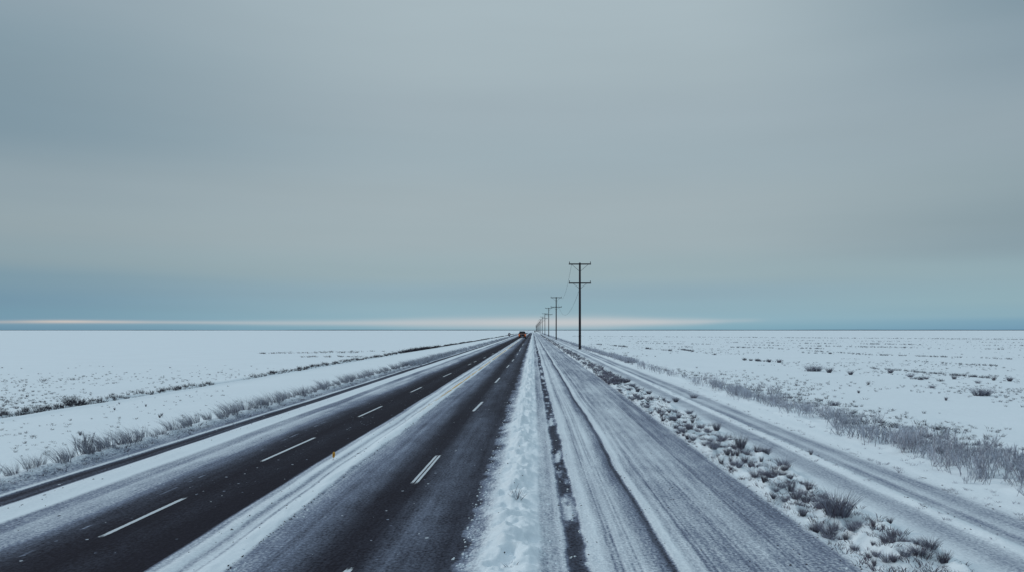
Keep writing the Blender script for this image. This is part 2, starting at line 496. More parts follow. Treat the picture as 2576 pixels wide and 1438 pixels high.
def ditch_shade_soil(x, y, xd):  # shadow and grass under the lip put into the colour as a dark band
    u = x - xd
    n = fbm(y * 0.25, u * 2, 41, 3)
    gap = sstep(vnoise(y * 0.045, 0 * u, 44), -0.36, -0.26)
    return np.minimum(1.6 * bell(u, -0.26, 0.10 + 0.05 * n), 1.0) * gap


def height(x, y, xd):
    """metres"""
    X = x * HC
    z = 0.012 * (np.interp(x, COVER[:, 0], COVER[:, 1]) - 0.6) * (x > -3.6) * (x < 2.8)
    fade = 1.0 / (1.0 + (y / 60.0) ** 2)
    # ploughed windrow between highway and gravel
    lump = fbm(X * 3.0, y * 2.6, 51, 4); lump2 = np.abs(fbm(X * 4.5, y * 4.0, 55, 3))
    z = z + bell(x, -.11, .125) * (0.13 + 0.18 * lump - 0.14 * lump2)
    # thin ridges of the snow line between the carriageways
    z = z + 0.03 * bell(x, -1.34, .05) * (1 + 1.2 * fbm(X * 5, y * 1.2, 57, 3)) + 0.018 * bell(x, -1.52, .03)
    # tufted verge
    vg = sstep(x, 1.37, 1.46) * (1 - sstep(x, 1.74, 1.86))
    z = z + vg * (0.06 + 0.24 * fbm(X * 2.4, y * 2.0, 61, 4) - 0.06 * np.abs(fbm(X * 6, y * 6, 66, 3)))
    # road shoulders
    z = z + 0.05 * sstep(x, 2.56, 2.75) + 0.05 * sstep(-x, 3.28, 3.5) + 0.06 * bell(x, -3.42, .1) * (1 + 1.6 * fbm(X * 2.5, y * 2.0, 71, 3))
    z = z + 0.02 * bell(x, -2.9, .08) + 0.03 * bell(x, 2.2, .04) * (1 + fbm(X * 3, y * 1.0, 77, 3))
    th = sstep(x, 2.75, 2.95) * (1 - sstep(x, 3.6, 4.8))
    z = z + th * (0.05 + 0.13 * fbm(X * 1.5, y * 1.4, 81, 4)) * (0.3 + 0.7 * fade)
    # open fields: wind-packed drifts
    out = sstep(np.abs(x - .2), 3.4, 5.0)
    z = z + out * (0.05 * fbm(X * 0.25, y * 0.18, 87, 4)) / (1 + (y / 150) ** 2)
    # the ditch: a lip on this side, a drop, the far wall
    u = x - xd
    z = z + (x < -3.6) * (0.06 * bell(u, 0.04, 0.10) - 0.20 * bell(u, -0.10, 0.08) + 0.05 * bell(u, -.35, .15) * (1 + 2 * fbm(X * .8, y * .6, 93, 3)))
    return z


def geo(a, b, first, ratio):
    r = [a]; st = first
    while abs(r[-1]) < abs(b):
        r.append(r[-1] + math.copysign(st, b - a)); st *= ratio
    return r


rows = [-8, -4, 0, 3, 5, 6.5, 7.2]
while rows[-1] < 14000:
    yy = rows[-1]; rows.append(yy + min(900, max(0.03, yy * yy / 2088 * 0.75)))
ROWS = np.array(rows)


def cols_between(a, b, st):
    n = max(1, int(round((b - a) / st)))
    return np.linspace(a, b, n + 1)


E_ROADL, E_BANK0, E_BANK1, E_VERGE0, E_VERGE1, E_SIDE1 = -3.30, -0.30, 0.035, 1.375, 1.80, 2.62
far_l = np.array(geo(-7.2, -4200, 0.25, 1.14))[::-1]
COLS = {
    'snow_field': np.concatenate([far_l, cols_between(-7.2, -6.3, .06)[1:], cols_between(-6.3, -5.3, .022)[1:], cols_between(-5.3, -3.65, .07)[1:], cols_between(-3.65, E_ROADL, .016)[1:]]),
    'highway': cols_between(E_ROADL, E_BANK0, .0105),
    'snow_bank': cols_between(E_BANK0, E_BANK1, .007),
    'gravel_track': cols_between(E_BANK1, E_VERGE0, .0095),
    'verge': cols_between(E_VERGE0, E_VERGE1, .011),
    'side_road': cols_between(E_VERGE1, E_SIDE1, .012),
    'snow_field.001': np.concatenate([cols_between(E_SIDE1, 4.2, .03), np.array(geo(4.2, 4200, .05, 1.12))[1:]]),
}


def sheet(name, xc, mat, label):
    X, Y = np.meshgrid(xc, ROWS)
    xd = ditch_x(Y)
    xs = X + np.where(X < -3.65, shift(X, Y), 0)
    cv = np.where(xs < -3.6, 1.0, cover(xs, Y))
    if xc[0] < -10:
        cv = np.where(xs < -3.7, 1 - ditch_shade_soil(xs, Y, xd), cv)
    # the roads vanish over a slight rise
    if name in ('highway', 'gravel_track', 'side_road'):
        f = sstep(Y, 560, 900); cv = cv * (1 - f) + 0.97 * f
    z = height(xs, Y, xd)
    v = np.stack([xs * HC, Y, z], -1).reshape(-1, 3)
    nr, nc = X.shape
    i = np.arange((nr - 1) * (nc - 1)); r = i // (nc - 1); c = i % (nc - 1)
    a = r * nc + c
    q = np.stack([a, a + 1, a + nc + 1, a + nc], -1)
    me = mesh_np(name, v, q, {'cover': cv}, True)
    return tag(link(name, me, mat), label, None, None, 'structure')


sheet('snow_field', COLS['snow_field'], M_FIELD, 'flat white snow field crossed by a dark ditch line')
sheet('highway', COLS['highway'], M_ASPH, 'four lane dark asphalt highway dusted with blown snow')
sheet('snow_bank', COLS['snow_bank'], M_FIELD, 'lumpy ploughed snow ridge between highway and gravel track')
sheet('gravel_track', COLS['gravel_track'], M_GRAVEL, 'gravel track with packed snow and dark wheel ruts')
sheet('verge', COLS['verge'], M_FIELD, 'lumpy snow strip under the dark grass tufts')
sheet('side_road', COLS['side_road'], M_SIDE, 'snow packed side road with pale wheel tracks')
sheet('snow_field.001', COLS['snow_field.001'], M_FIELD, 'open snow field dotted with dry stubble beyond the poles')


def gz(X, Y):
    x = np.asarray(X, float) / HC; Y = np.asarray(Y, float)
    return height(x, Y, ditch_x(Y))


# far woods drawn along the horizon
xs = np.arange(-9000, 9001, 150.0)
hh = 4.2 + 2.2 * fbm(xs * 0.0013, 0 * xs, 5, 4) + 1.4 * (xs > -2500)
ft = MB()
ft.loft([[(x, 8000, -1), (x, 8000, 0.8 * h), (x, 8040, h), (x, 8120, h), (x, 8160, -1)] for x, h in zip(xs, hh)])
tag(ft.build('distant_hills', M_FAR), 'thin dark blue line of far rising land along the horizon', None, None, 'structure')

# ------------------------------------------------------------------ painted lines
def marking(name, mat, pts, w, label, e=0.004):
    """a strip of paint lying on the road through centre points (x in camera heights, y)"""
    ys = np.array([p[1] for p in pts]); xs_ = np.array([p[0] for p in pts])
    n = max(4, min(160, int((ys[-1] - ys[0]) / max(0.25, ys[0] * 0.012))))
    yy = np.linspace(ys[0], ys[-1], n)
    xx = np.interp(yy, ys, xs_) * HC
    us = np.linspace(-1, 1, 7)
    X = xx[:, None] + us[None, :] * w / 2; Y = yy[:, None] + 0 * us[None, :]
    z = gz(X, Y) + e
    # paint is thinner towards the ends and edges
    en = np.minimum(np.linspace(0, 1, n), np.linspace(1, 0, n))[:, None]
    ed = np.clip(en / 0.08, 0, 1) * np.clip((1 - np.abs(us))[None, :] / 0.34, 0, 1)
    i = np.arange((n - 1) * 6); r = i // 6; c = i % 6; a = r * 7 + c
    q = np.stack([a, a + 1, a + 8, a + 7], -1)
    me = mesh_np(name, np.stack([X, Y, z], -1).reshape(-1, 3), q, {'edge': ed.ravel()})
    return tag(link(name, me, mat), label, None, 'broken white lane lines' if mat is M_WHITE else None, 'structure')


def dash(p0, p1, w, lab):
    a = at(*p0); b = at(*p1)
    marking('lane_marking', M_WHITE, [(a[0] / HC, a[1]), (b[0] / HC, b[1])], w, lab)


for p0, p1 in [((243, 1353), (472, 1247)), ((652, 1161), (796, 1097)), ((899, 1048), (963, 1019)), ((1031, 986), (1063, 971)), ((1113, 947), (1137, 936.5)),
               ((1176, 917.5), (1186, 913)), ((1190, 910.5), (1200, 906)), ((1215, 900), (1224, 896)), ((1236, 890), (1243, 887)), ((1252, 883), (1258, 880)), ((1266, 876), (1271, 873.5)), ((1279, 868.5), (1284, 866))]:
    dash(p0, p1, 0.085, 'worn white dash on the far dark carriageway')
for a_, b_ in (((1034, 1216), (1100, 1142)), ((1044, 1217), (1109, 1141))):
    pa = at(*a_); pb = at(*b_)
    marking('lane_marking', M_WHITE, [(pa[0] / HC, pa[1]), (pb[0] / HC, pb[1])], .056, 'split white dash on the near dark carriageway')
for p0, p1 in [((846, 1462), (884, 1424)), ((1189, 1034), (1215, 1008)), ((1245, 962), (1258, 948)), ((1274, 924), (1281, 916.5)), ((1288, 908), (1293, 902)),
               ((1300, 892), (1303, 888)), ((1306, 882), (1311, 874)), ((1314, 868), (1317, 863))]:
    dash(p0, p1, 0.10, 'white dash on the near dark carriageway')
marking('centre_line', M_YELLOW, [(-1.375, 25), (-1.36, 34), (-1.345, 60), (-1.33, 120), (-1.32, 260)], 0.13, 'faded yellow centre line half buried in snow')

# ------------------------------------------------------------------ grass
def ribbons(P, width, facing):
    """P: n x k x 3 centre lines -> quads"""
    n, k, _ = P.shape
    t = np.linspace(0, 1, k)
    w = width[:, None] * (1 - 0.75 * t[None, :] ** 1.5)
    side = np.stack([np.cos(facing), np.sin(facing), 0 * facing], -1)[:, None, :]
    L = P - side * w[..., None] / 2; R = P + side * w[..., None] / 2
    v = np.stack([L, R], 2).reshape(-1, 3)
    b = (np.arange(n) * k * 2)[:, None] + (np.arange(k - 1) * 2)[None, :]
    b = b.ravel()
    return v, np.stack([b, b + 1, b + 3, b + 2], -1)


def clump(seed, n=90, h=0.4, spread=0.12, lean=0.35, droop=0.3, wind=(0, 0), w=0.009, frost=0.5, k=4):
    r = np.random.default_rng(seed)
    phi = r.uniform(0, 2 * np.pi, n); rad = spread * np.sqrt(r.uniform(0, 1, n))
    ln = h * np.clip(r.normal(0.8, 0.2, n), 0.25, 1.2)
    le = lean * (0.25 + 0.95 * rad / spread) * r.uniform(0.4, 1.3, n)
    ph = phi + r.normal(0, 0.5, n)
    t = np.linspace(0, 1, k)[None, :]
    out = ln[:, None] * (le[:, None] * t + droop * r.uniform(0.1, 1.3, n)[:, None] * t ** 2.2)
    up = ln[:, None] * t * np.sqrt(np.clip(1 - 0.35 * (le[:, None] * t) ** 2, 0.2, 1)) - ln[:, None] * droop * 0.35 * t ** 3
    x = (rad * np.cos(phi))[:, None] + out * np.cos(ph)[:, None] + wind[0] * ln[:, None] * t ** 1.8
    y = (rad * np.sin(phi))[:, None] + out * np.sin(ph)[:, None] + wind[1] * ln[:, None] * t ** 1.8
    P = np.stack([x, y, up - 0.03], -1)
    v, q = ribbons(P, w * r.uniform(0.6, 1.3, n), r.normal(0, 0.8, n))
    per = r.uniform(0, 1, n) * frost * 1.4
    fr = np.repeat((per[:, None] + frost * 0.8 * t ** 1.5 * r.uniform(.3, 1.2, n)[:, None])[:, :, None], 2, 2)
    return v, q, np.clip(fr, 0, 1).ravel()


def shrub(seed, stems=9, h=0.5, spread=0.12, twigs=9, w=0.010, frost=0.5, lean=0.5, wind=(0, 0)):
    """woody stems that fork into fine upright twigs"""
    r = np.random.default_rng(seed)
    V, Q, F = [], [], []
    off = 0

    def add(P, wd, fr):
        nonlocal off
        v, q = ribbons(P, wd, r.normal(0, 0.7, len(P)))
        V.append(v); Q.append(q + off); off += len(v)
        k = P.shape[1]
        F.append(np.clip(np.repeat(np.repeat(fr[:, None], k, 1)[:, :, None], 2, 2) * np.linspace(.45, 1.1, k)[None, :, None], 0, 1).ravel())
    phi = r.uniform(0, 2 * np.pi, stems); L = h * r.uniform(.6, 1.05, stems); le = lean * r.uniform(.1, 1.1, stems)
    t = np.linspace(0, 1, 5)[None, :]
    def curve(base, phi, L, le, b):
        o = L[:, None] * (le[:, None] * t + b[:, None] * t ** 2)
        return np.stack([base[:, 0:1] + o * np.cos(phi)[:, None] + wind[0] * L[:, None] * t ** 2, base[:, 1:2] + o * np.sin(phi)[:, None] + wind[1] * L[:, None] * t ** 2,
                         base[:, 2:3] + L[:, None] * t * np.sqrt(1 / (1 + le[:, None] ** 2))], -1)
    base = np.stack([spread * r.normal(0, .5, stems), spread * r.normal(0, .5, stems), np.full(stems, -0.03)], -1)
    S = curve(base, phi, L, le, r.normal(0, .15, stems))
    add(S, w * 1.5 * r.uniform(.7, 1.2, stems), frost * r.uniform(.2, 1, stems))
    m = stems * twigs
    si = np.repeat(np.arange(stems), twigs); tt = r.uniform(.15, .95, m)
    f = tt * 4; i0 = np.minimum(f.astype(int), 3); fr_ = (f - i0)[:, None]
    b2 = S[si, i0] * (1 - fr_) + S[si, i0 + 1] * fr_
    tw = curve(b2, phi[si] + r.normal(0, .9, m), L[si] * (1.05 - tt) * r.uniform(.45, .9, m), np.clip(le[si] + r.normal(.1, .25, m), 0, 1.2), r.normal(0, .25, m))
    add(tw, w * .75 * r.uniform(.6, 1.2, m), frost * r.uniform(.3, 1.5, m))
    return np.concatenate(V), np.concatenate(Q), np.concatenate(F)


def proto(name, data):
    v, q, f = data
    return mesh_np(name, v, q, {'frost': f})


def merge(name, items, mat, label, cat, kind='stuff'):
    """items: (data, x, y, z, rot, scale)"""
    V, Q, F = [], [], []; off = 0
    for (v, q, f), x, y, z, a, s in items:
        ca, sa = math.cos(a), math.sin(a)
        w = np.stack([(v[:, 0] * ca - v[:, 1] * sa) * s + x, (v[:, 0] * sa + v[:, 1] * ca) * s + y, v[:, 2] * s + z], -1)
        V.append(w); Q.append(q + off); F.append(f); off += len(v)
    me = mesh_np(name, np.concatenate(V), np.concatenate(Q), {'frost': np.concatenate(F)})
    return tag(link(name, me, mat), label, cat, None, kind)


def plant(name, me, mat, x, y, a, s, label, cat, group=None, sz=1.0):
    o = link(name, me, mat)
    o.location = (x, y, float(gz(x, y))); o.rotation_euler = (0, 0, a); o.scale = (s, s, s * sz)
    return tag(o, label, cat, group)


# --- dark tufts on the verge
TUFT = [proto('grass_tuft', clump(100 + i, n=[230, 180, 160, 220, 120, 200][i], h=1.0, spread=[.22, .26, .18, .34, .15, .36][i], lean=[.45, .55, .4, .6, .35, .6][i], droop=[.2, .3, .18, .35, .12, .4][i], w=.022, frost=[.45, .6, .35, .6, .3, .7][i])) for i in range(6)]
for me in TUFT: me.materials.append(M_TUFT)


def c5(x, y):
    return at((1900 + x / 3.298) / 1.0683, (1100 + y / 3.298) / 1.0683)


tufts = [(85, 215, 70), (140, 280, 85), (300, 400, 125), (515, 440, 80), (480, 490, 55), (60, 395, 70), (180, 440, 60), (285, 560, 70), (390, 530, 85), (430, 650, 85), (510, 710, 100), (690, 810, 60), (590, 800, 50),
         (790, 810, 110), (900, 720, 85), (1000, 770, 75), (865, 790, 70), (960, 850, 50), (850, 955, 80), (980, 1035, 80), (1230, 1150, 70), (1290, 1140, 90), (1470, 1150, 60), (1350, 1010, 50), (1620, 1085, 60),
         (1310, 1215, 60), (1470, 1240, 45), (1500, 1335, 60), (1480, 1395, 70), (1600, 1390, 90), (1655, 1405, 70), (1855, 1330, 65), (1640, 1240, 90), (1690, 1205, 60), (1560, 1120, 50), (1090, 1060, 40), (760, 870, 40), (1180, 1130, 45)]
GV = 'dark grass tufts on the verge between gravel track and side road'
LV = 'dark dry grass tuft on the lumpy snow verge beside the gravel track'
taken = []
for i, (x, y, hp) in enumerate(tufts):
    X, Y = c5(x, y)
    py = (1100 + y / 3.298) / 1.0683
    h = 1.1 * hp / 3.298 / 1.0683 / (py - VY) * HC
    plant('grass_tuft', TUFT[i % 6], None, X, Y, rnd.uniform(0, 6.28), h, LV, 'grass tuft', GV)
    taken.append((X, Y))
# the one big tuft
big = proto('grass_tuft', np_big := clump(7, n=420, h=0.36, spread=.15, lean=.42, droop=.22, w=.0065, frost=.55))
X, Y = at(2105, 1312)
plant('grass_tuft', big, M_TUFT, X, Y, 0.4, 1.0, 'largest dark grass tuft standing tall on the verge beside the side road', 'grass tuft')
X, Y = at(2040, 1148)
plant('grass_tuft', TUFT[4], None, X, Y, 1.0, 0.125, 'lone small dark tuft sticking up from the side road surface', 'grass tuft')
X, Y = at(1298, 1272)
plant('grass_tuft', proto('grass_tuft', clump(9, n=26, h=.22, spread=.07, lean=.7, droop=.1, w=.010, frost=.3)), M_TUFT, X, Y, 2.0, 1.0, 'sparse brown tuft poking out of the ploughed snow ridge', 'grass tuft')
X, Y = at(1440 / 1.0683 - 3, 1445 / 1.0683)
X, Y = at(1283, 1425)
plant('grass_tuft', proto('grass_tuft', clump(19, n=14, h=.10, spread=.06, lean=.9, droop=.2, w=.010, frost=.4)), M_TUFT, X, Y, 2.0, 1.0, 'flattened brown grass scrap on the snow ridge near its wide end', 'grass tuft')
k = 0
tries = 0
while k < 150 and tries < 9000:
    tries += 1
    Y = 8.7 + 30 * rnd.random() ** 1.25; x = rnd.uniform(1.40, 1.76); X = x * HC
    if min((X - a) ** 2 + (Y - b) ** 2 for a, b in taken) < 0.012 + (0.0025 * Y) ** 2: continue
    taken.append((X, Y))
    plant('grass_tuft', TUFT[rnd.randrange(6)], None, X, Y, rnd.uniform(0, 6.28), rnd.uniform(.10, .24), LV, 'grass tuft', GV, rnd.uniform(.6, 1.0)); k += 1

small = [clump(300 + i, n=18, h=.9, spread=.45, lean=.3, droop=.25, w=.07, frost=.45, k=3) for i in range(5)]
dsh = [clump(320 + i, n=12, h=.8, spread=.7, lean=.7, droop=.5, w=.09, frost=.3, k=3) for i in range(4)]
items = []
for _ in range(1600):      # low litter between the tufts
    Y = 7.5 + 40 * rnd.random() ** 1.4; X = rnd.uniform(1.385, 1.76) * HC
    items.append((dsh[rnd.randrange(4)], X, Y, float(gz(X, Y)), rnd.uniform(0, 6.28), rnd.uniform(.04, .12)))
for _ in range(900):
    Y = 38 + 420 * rnd.random() ** 2; X = rnd.uniform(1.40, 1.72) * HC
    items.append((small[rnd.randrange(5)], X, Y, float(gz(X, Y)), rnd.uniform(0, 6.28), rnd.uniform(.12, .34)))
merge('verge_grass', items, M_TUFT, 'low flattened brown grass and far tufts along the verge', 'grass')

# --- frosted row on the far side of the highway
REED = [proto('grass_clump', clump(400 + i, n=[100, 120, 90, 110, 130][i], h=1.0, spread=.42, lean=[.35, .45, .3, .5, .4][i], droop=[.30, .25, .35, .2, .3][i], wind=(-.5, .05), w=.020, frost=.5)) for i in range(5)]
for me in REED: me.materials.append(M_FROST)
GL = 'frosted grass clumps in the row along the highway edge'
LL = 'wind bent frosted grass clump in the row along the highway edge'


def rowx(Y):
    return np.interp(Y, [11, 16, 22, 35, 60, 120], [-3.50, -3.50, -3.46, -3.44, -3.42, -3.40]) * HC


Y = 12.2
n = 0
while n < 112:
    X = float(rowx(Y)) + rnd.gauss(0, .10)
    s = rnd.uniform(.24, .43) * (.85 if vnoise(Y * .35, 0, 8) < -.2 else 1.05)
    plant('grass_clump', REED[rnd.randrange(5)], None, X, Y, rnd.gauss(0, .35), s, LL, 'grass clump', GL); n += 1
    Y += 0.15 + 0.011 * Y + rnd.uniform(0, .14)
X, Y = at(212, 1152)
plant('bare_shrub', proto('bare_shrub', shrub(5, stems=15, h=.50, spread=.10, twigs=16, w=.008, frost=.55, lean=.6)), M_FROST, X, Y, 0, 1.0, 'round bare shrub taller than the frosted grass row around it', 'shrub')
YL = Y0L = 60
thin = [clump(430 + i, n=22, h=1.0, spread=.5, lean=.45, droop=.25, wind=(-.35, .05), w=.045, frost=.95, k=3) for i in range(5)]
items = []
for _ in range(900):
    Y = 58 + 560 * rnd.random() ** 2.0
    X = float(rowx(Y)) + rnd.gauss(0, .14) + rnd.choice((0, 0, .25))
    items.append((thin[rnd.randrange(5)], X, Y, float(gz(X, Y)), rnd.gauss(0, .4), rnd.uniform(.18, .36)))
for _ in range(420):       # fringe of broken stalks in front of the row
    Y = 9.5 + 50 * rnd.random() ** 1.5; X = float(rowx(Y)) + rnd.uniform(.12, .55)
    items.append((dsh[rnd.randrange(4)], X, Y, float(gz(X, Y)), rnd.uniform(0, 6.28), rnd.uniform(.05, .13)))
for _ in range(90):
    Y = rnd.uniform(3, 12.2); X = float(rowx(Y)) + rnd.gauss(0, .12)
    items.append((thin[rnd.randrange(5)], X, Y, float(gz(X, Y)), rnd.gauss(0, .4), rnd.uniform(.3, .45)))
merge('roadside_grass', items, M_FROST, 'frosted grass thinning into the distance along the highway edge', 'grass')

# --- thicket beyond the side road
BRUSH = [proto('frosted_bush', shrub(500 + i, stems=[13, 15, 11, 14, 12, 16][i], h=1.0, spread=.5, twigs=[13, 12, 15, 13, 14, 11][i], w=.019, frost=[.9, .75, 1.0, .8, .9, .7][i], lean=[.55, .75, .45, .85, .65, .7][i], wind=(-.10, 0))) for i in range(6)]
for me in BRUSH: me.materials.append(M_RIME)
GR = 'frosted bushes in the thicket beyond the side road'
LR = 'frosted grey bush in the thicket along the field edge of the side road'


def hedx(Y):
    return np.interp(Y, [9, 13, 20, 30, 60, 110, 300], [2.78, 2.86, 2.98, 2.96, 2.84, 2.62, 2.58]) * HC


n = 0; Y = 11.2
while n < 88:
    X = float(hedx(Y)) + rnd.gauss(.08, .20)
    plant('frosted_bush', BRUSH[rnd.randrange(6)], None, X, Y, rnd.uniform(0, 6.28), rnd.uniform(.26, .62), LR, 'bush', GR, rnd.uniform(.8, 1.1)); n += 1
    Y += .16 + .018 * Y + rnd.uniform(0, .3) + (rnd.uniform(.4, 1.4) if rnd.random() < .12 else 0)
for q_ in range(118):
    Y = 11.2 + (7.5 if q_ % 2 else 24) * rnd.random() ** 1.1; X = float(hedx(Y)) + abs(rnd.gauss(.25, .75))
    plant('frosted_bush', BRUSH[rnd.randrange(6)], None, X, Y, rnd.uniform(0, 6.28), rnd.uniform(.30, .58), LR, 'bush', GR, rnd.uniform(.7, 1.0))
for px, py, s, lab in [(2062 * 0 + 2428, 1222, .14, 'small round tuft standing alone in front of the frosted thicket'), (2560, 1185, .5, 'dense dark twiggy bush behind the frosted thicket')]:
    X, Y = at(px, py)
    plant('frosted_bush', BRUSH[1], None, X, Y, 1.0, s, lab, 'bush')
items = []
th2 = [shrub(540 + i, stems=6, h=1.0, spread=.5, twigs=4, w=.045, frost=1.0, lean=.4) for i in range(5)]
for _ in range(1100):
    Y = 62 + 520 * rnd.random() ** 2.0; X = float(hedx(Y)) + abs(rnd.gauss(0, .35))
    items.append((th2[rnd.randrange(5)], X, Y, float(gz(X, Y)), rnd.uniform(0, 6.28), rnd.uniform(.25, .46)))
for _ in range(240):
    Y = 8.5 + 30 * rnd.random() ** 1.5; X = rnd.choice((float(hedx(Y)) - rnd.uniform(.1, .5), (2.195 + rnd.gauss(0, .03)) * HC, 2.60 * HC + rnd.gauss(0, .06)))
    items.append((dsh[rnd.randrange(4)], X, Y, float(gz(X, Y)), rnd.uniform(0, 6.28), rnd.uniform(.03, .09)))
for _ in range(70):
    Y = rnd.uniform(3, 11.2); X = float(hedx(Y)) + abs(rnd.gauss(.1, .5))
    items.append((th2[rnd.randrange(5)], X, Y, float(gz(X, Y)), rnd.uniform(0, 6.28), rnd.uniform(.3, .5)))
merge('far_thicket', items, M_RIME, 'frosted brush running into the distance along the side road', 'undergrowth')

# --- open field with stubble, poles' side
items = []
cnt = 0
while cnt < 2900:
    d = 18 + 320 * rnd.random() ** 1.7                       # pixels under the horizon
    px = rnd.uniform(1480, 2680)
    X = (px - VX) * HC / d; Y = FP * HC / d
    if X < float(hedx(Y)) + .55: continue
    near = math.exp(-(X - float(hedx(Y))) / 2.2)
    if 1.2 * float(fbm(X * .14, Y * .10, 131, 4)) + .35 * near + rnd.gauss(0, .16) < 0.04: continue
    s = rnd.uniform(.04, .10) * (1 + .9 * near) * (1 + min(.8, Y / 110))
    items.append(((small, dsh)[rnd.random() < .45][rnd.randrange(4)], X, Y, float(gz(X, Y)), rnd.uniform(0, 6.28), s)); cnt += 1
# wind-broken rows of stubble running across the field, measured along their ends
for (x0, y0, x1, y1, hh, n) in [(1440, 845, 2600, 853.5, .40, 420), (1480, 851, 2600, 862, .30, 160), (1540, 858, 2600, 870, .34, 190), (1600, 863, 2600, 880, .32, 170), (1660, 872, 2130, 878, .30, 90), (1500, 866, 1700, 884, .36, 120),
                                (1690, 876, 1800, 893, .34, 90), (1800, 868, 2250, 896, .25, 90), (2000, 887, 2576, 905, .26, 110), (1860, 905, 1965, 912, .30, 60), (2190, 927, 2600, 962, .22, 110), (2270, 952, 2420, 965, .22, 60), (2370, 914, 2600, 926, .2, 60)]:
    for _ in range(n):
        u = rnd.random()
        if vnoise(u * 9 + y0, x0 * .1, 7) < -.12 and hh < .38: continue
        px = x0 + (x1 - x0) * u; py = y0 + (y1 - y0) * u + rnd.gauss(0, .0045) * (y0 - VY + 6)
        X, Y = at(px, py)
        if X < float(hedx(Y)) + .5: continue
        items.append((small[rnd.randrange(5)], X, Y, float(gz(X, Y)), rnd.uniform(0, 6.28), hh * rnd.uniform(.45, 1.05)))
merge('field_stubble', items, M_STUB, 'dry stubble poking through snow across the field beyond the poles', 'stubble')
FB = 'low brown bushes scattered in the snow field'
for px, py, s in [(2040, 934, .52), (2055, 934, .5), (2086, 938, .40), (2140, 944, .32), (2184, 970, .22), (2462, 998, .42), (2478, 997, .40), (2460, 965, .2), (2345, 978, .2), (2290, 950, .25), (2330, 955, .22), (2100, 1028, .2), (2160, 990, .15), (2380, 1010, .16),
                  (2240, 940, .3), (2400, 955, .3), (2500, 958, .3), (2540, 960, .28), (1700, 1010, .22), (1745, 1000, .24), (1960, 912, .35), (1935, 911, .3)]:
    X, Y = at(px, py)
    plant('field_bush', TUFT[rnd.randrange(6)], None, X, Y, rnd.uniform(0, 6.28), s * 1.15, 'low brown bush standing in the snow field beyond the poles', 'bush', FB, .8)

# --- ditch and field across the highway
DB = [proto('ditch_bush', clump(600 + i, n=80, h=1.0, spread=.5, lean=.5, droop=.2, w=.03, frost=.3)) for i in range(4)]
for me in DB: me.materials.append(M_DARK)
def inditch(px, py):
    X, Y = at(px, py); return X - 0.16 * HC, Y * 1.0
GD = 'dark grass bushes along the ditch'
for px, py, s in [(55, 1049, .20), (80, 1045, .30), (95, 1042, .32), (110, 1040, .24), (138, 1036, .24), (178, 1030, .26), (198, 1026, .34), (205, 1016, .55), (222, 1021, .60), (240, 1019, .42), (262, 1016, .32), (286, 1012, .40), (345, 1002, .25),
                  (372, 998, .26), (400, 994, .28), (450, 987, .30), (510, 978, .34), (530, 975, .36), (555, 971, .30), (600, 961, .36), (640, 954, .45), (655, 952, .55), (672, 950, .45), (690, 947, .35), (725, 941, .3), (770, 935, .28), (870, 916, .3), (910, 908, .35)]:
    X, Y = inditch(px, py)
    plant('ditch_bush', DB[rnd.randrange(4)], None, X, Y, rnd.uniform(0, 6.28), s * .72, 'dark wiry grass bush growing along the ditch line', 'bush', GD, .8)
items = []
for _ in range(1700):
    Y = 21 + 480 * rnd.random() ** 1.8
    X = float(ditch_x(Y)) * HC - .58 + rnd.gauss(0, .1)
    if float(vnoise(Y * .12, 0, 45)) < -.32: continue
    items.append((small[rnd.randrange(5)], X, Y, float(gz(X, Y)), rnd.uniform(0, 6.28), rnd.uniform(.07, .19) * (1 + min(.8, Y / 150))))
for _ in range(130):
    px = rnd.gauss(1055, 28); X, Y = at(px, 887 - (px - 1020) * .17)
    items.append((small[rnd.randrange(5)], X - .3, Y, 0.0, rnd.uniform(0, 6.28), rnd.uniform(.3, .6)))
merge('ditch_grass', items, M_DARK, 'dark grass lining the ditch into the distance', 'grass')
items = []
cnt = 0
while cnt < 430:
    d = rnd.uniform(90, 205); px = 620 * rnd.random() ** 1.3 * (1.2 if d < 130 else 1)
    X = (px - VX) * HC / d; Y = FP * HC / d
    if X > float(ditch_x(Y)) * HC - .8: continue
    if float(vnoise(X * .22, Y * .14, 141)) < rnd.uniform(-.3, .3): continue
    items.append(((small, dsh)[rnd.random() < .4][rnd.randrange(4)], X, Y, float(gz(X, Y)), rnd.uniform(0, 6.28), rnd.uniform(.05, .12))); cnt += 1
cnt = 0
while cnt < 150:
    d = rnd.uniform(110, 330); px = rnd.uniform(0, 620); X = (px - VX) * HC / d; Y = FP * HC / d
    if not (float(ditch_x(Y)) * HC + .6 < X < float(rowx(Y)) - .5): continue
    items.append(((small, dsh)[rnd.random() < .5][rnd.randrange(4)], X, Y, float(gz(X, Y)), rnd.uniform(0, 6.28), rnd.uniform(.03, .085))); cnt += 1
for (x0, y0, x1, y1, n) in [(650, 889, 900, 887, 60), (760, 899, 960, 897, 40), (0, 962, 250, 955, 6), (690, 886, 1000, 884, 40)]:
    for _ in range(n):
        u = rnd.random(); X, Y = at(x0 + (x1 - x0) * u, y0 + (y1 - y0) * u + rnd.gauss(0, .5))
        items.append((dsh[rnd.randrange(4)], X, Y, float(gz(X, Y)), rnd.uniform(0, 6.28), rnd.uniform(.12, .3)))
merge('sparse_stubble', items, M_DARK, 'sparse dots of dry stubble in the snow beyond the highway', 'stubble')
GS = 'small grass tufts between ditch and frosted row'
for px, py, s in [(402, 1053, .16), (202, 1100, .15), (367, 1024, .12), (288, 1033, .12), (407, 1048, .12), (300, 1018, .1)]:
    X, Y = at(px, py)
    plant('field_tuft', TUFT[4], None, X, Y, rnd.uniform(0, 6.28), s * .8, 'small dry tuft in clean snow between the ditch and frosted row', 'grass tuft', GS)

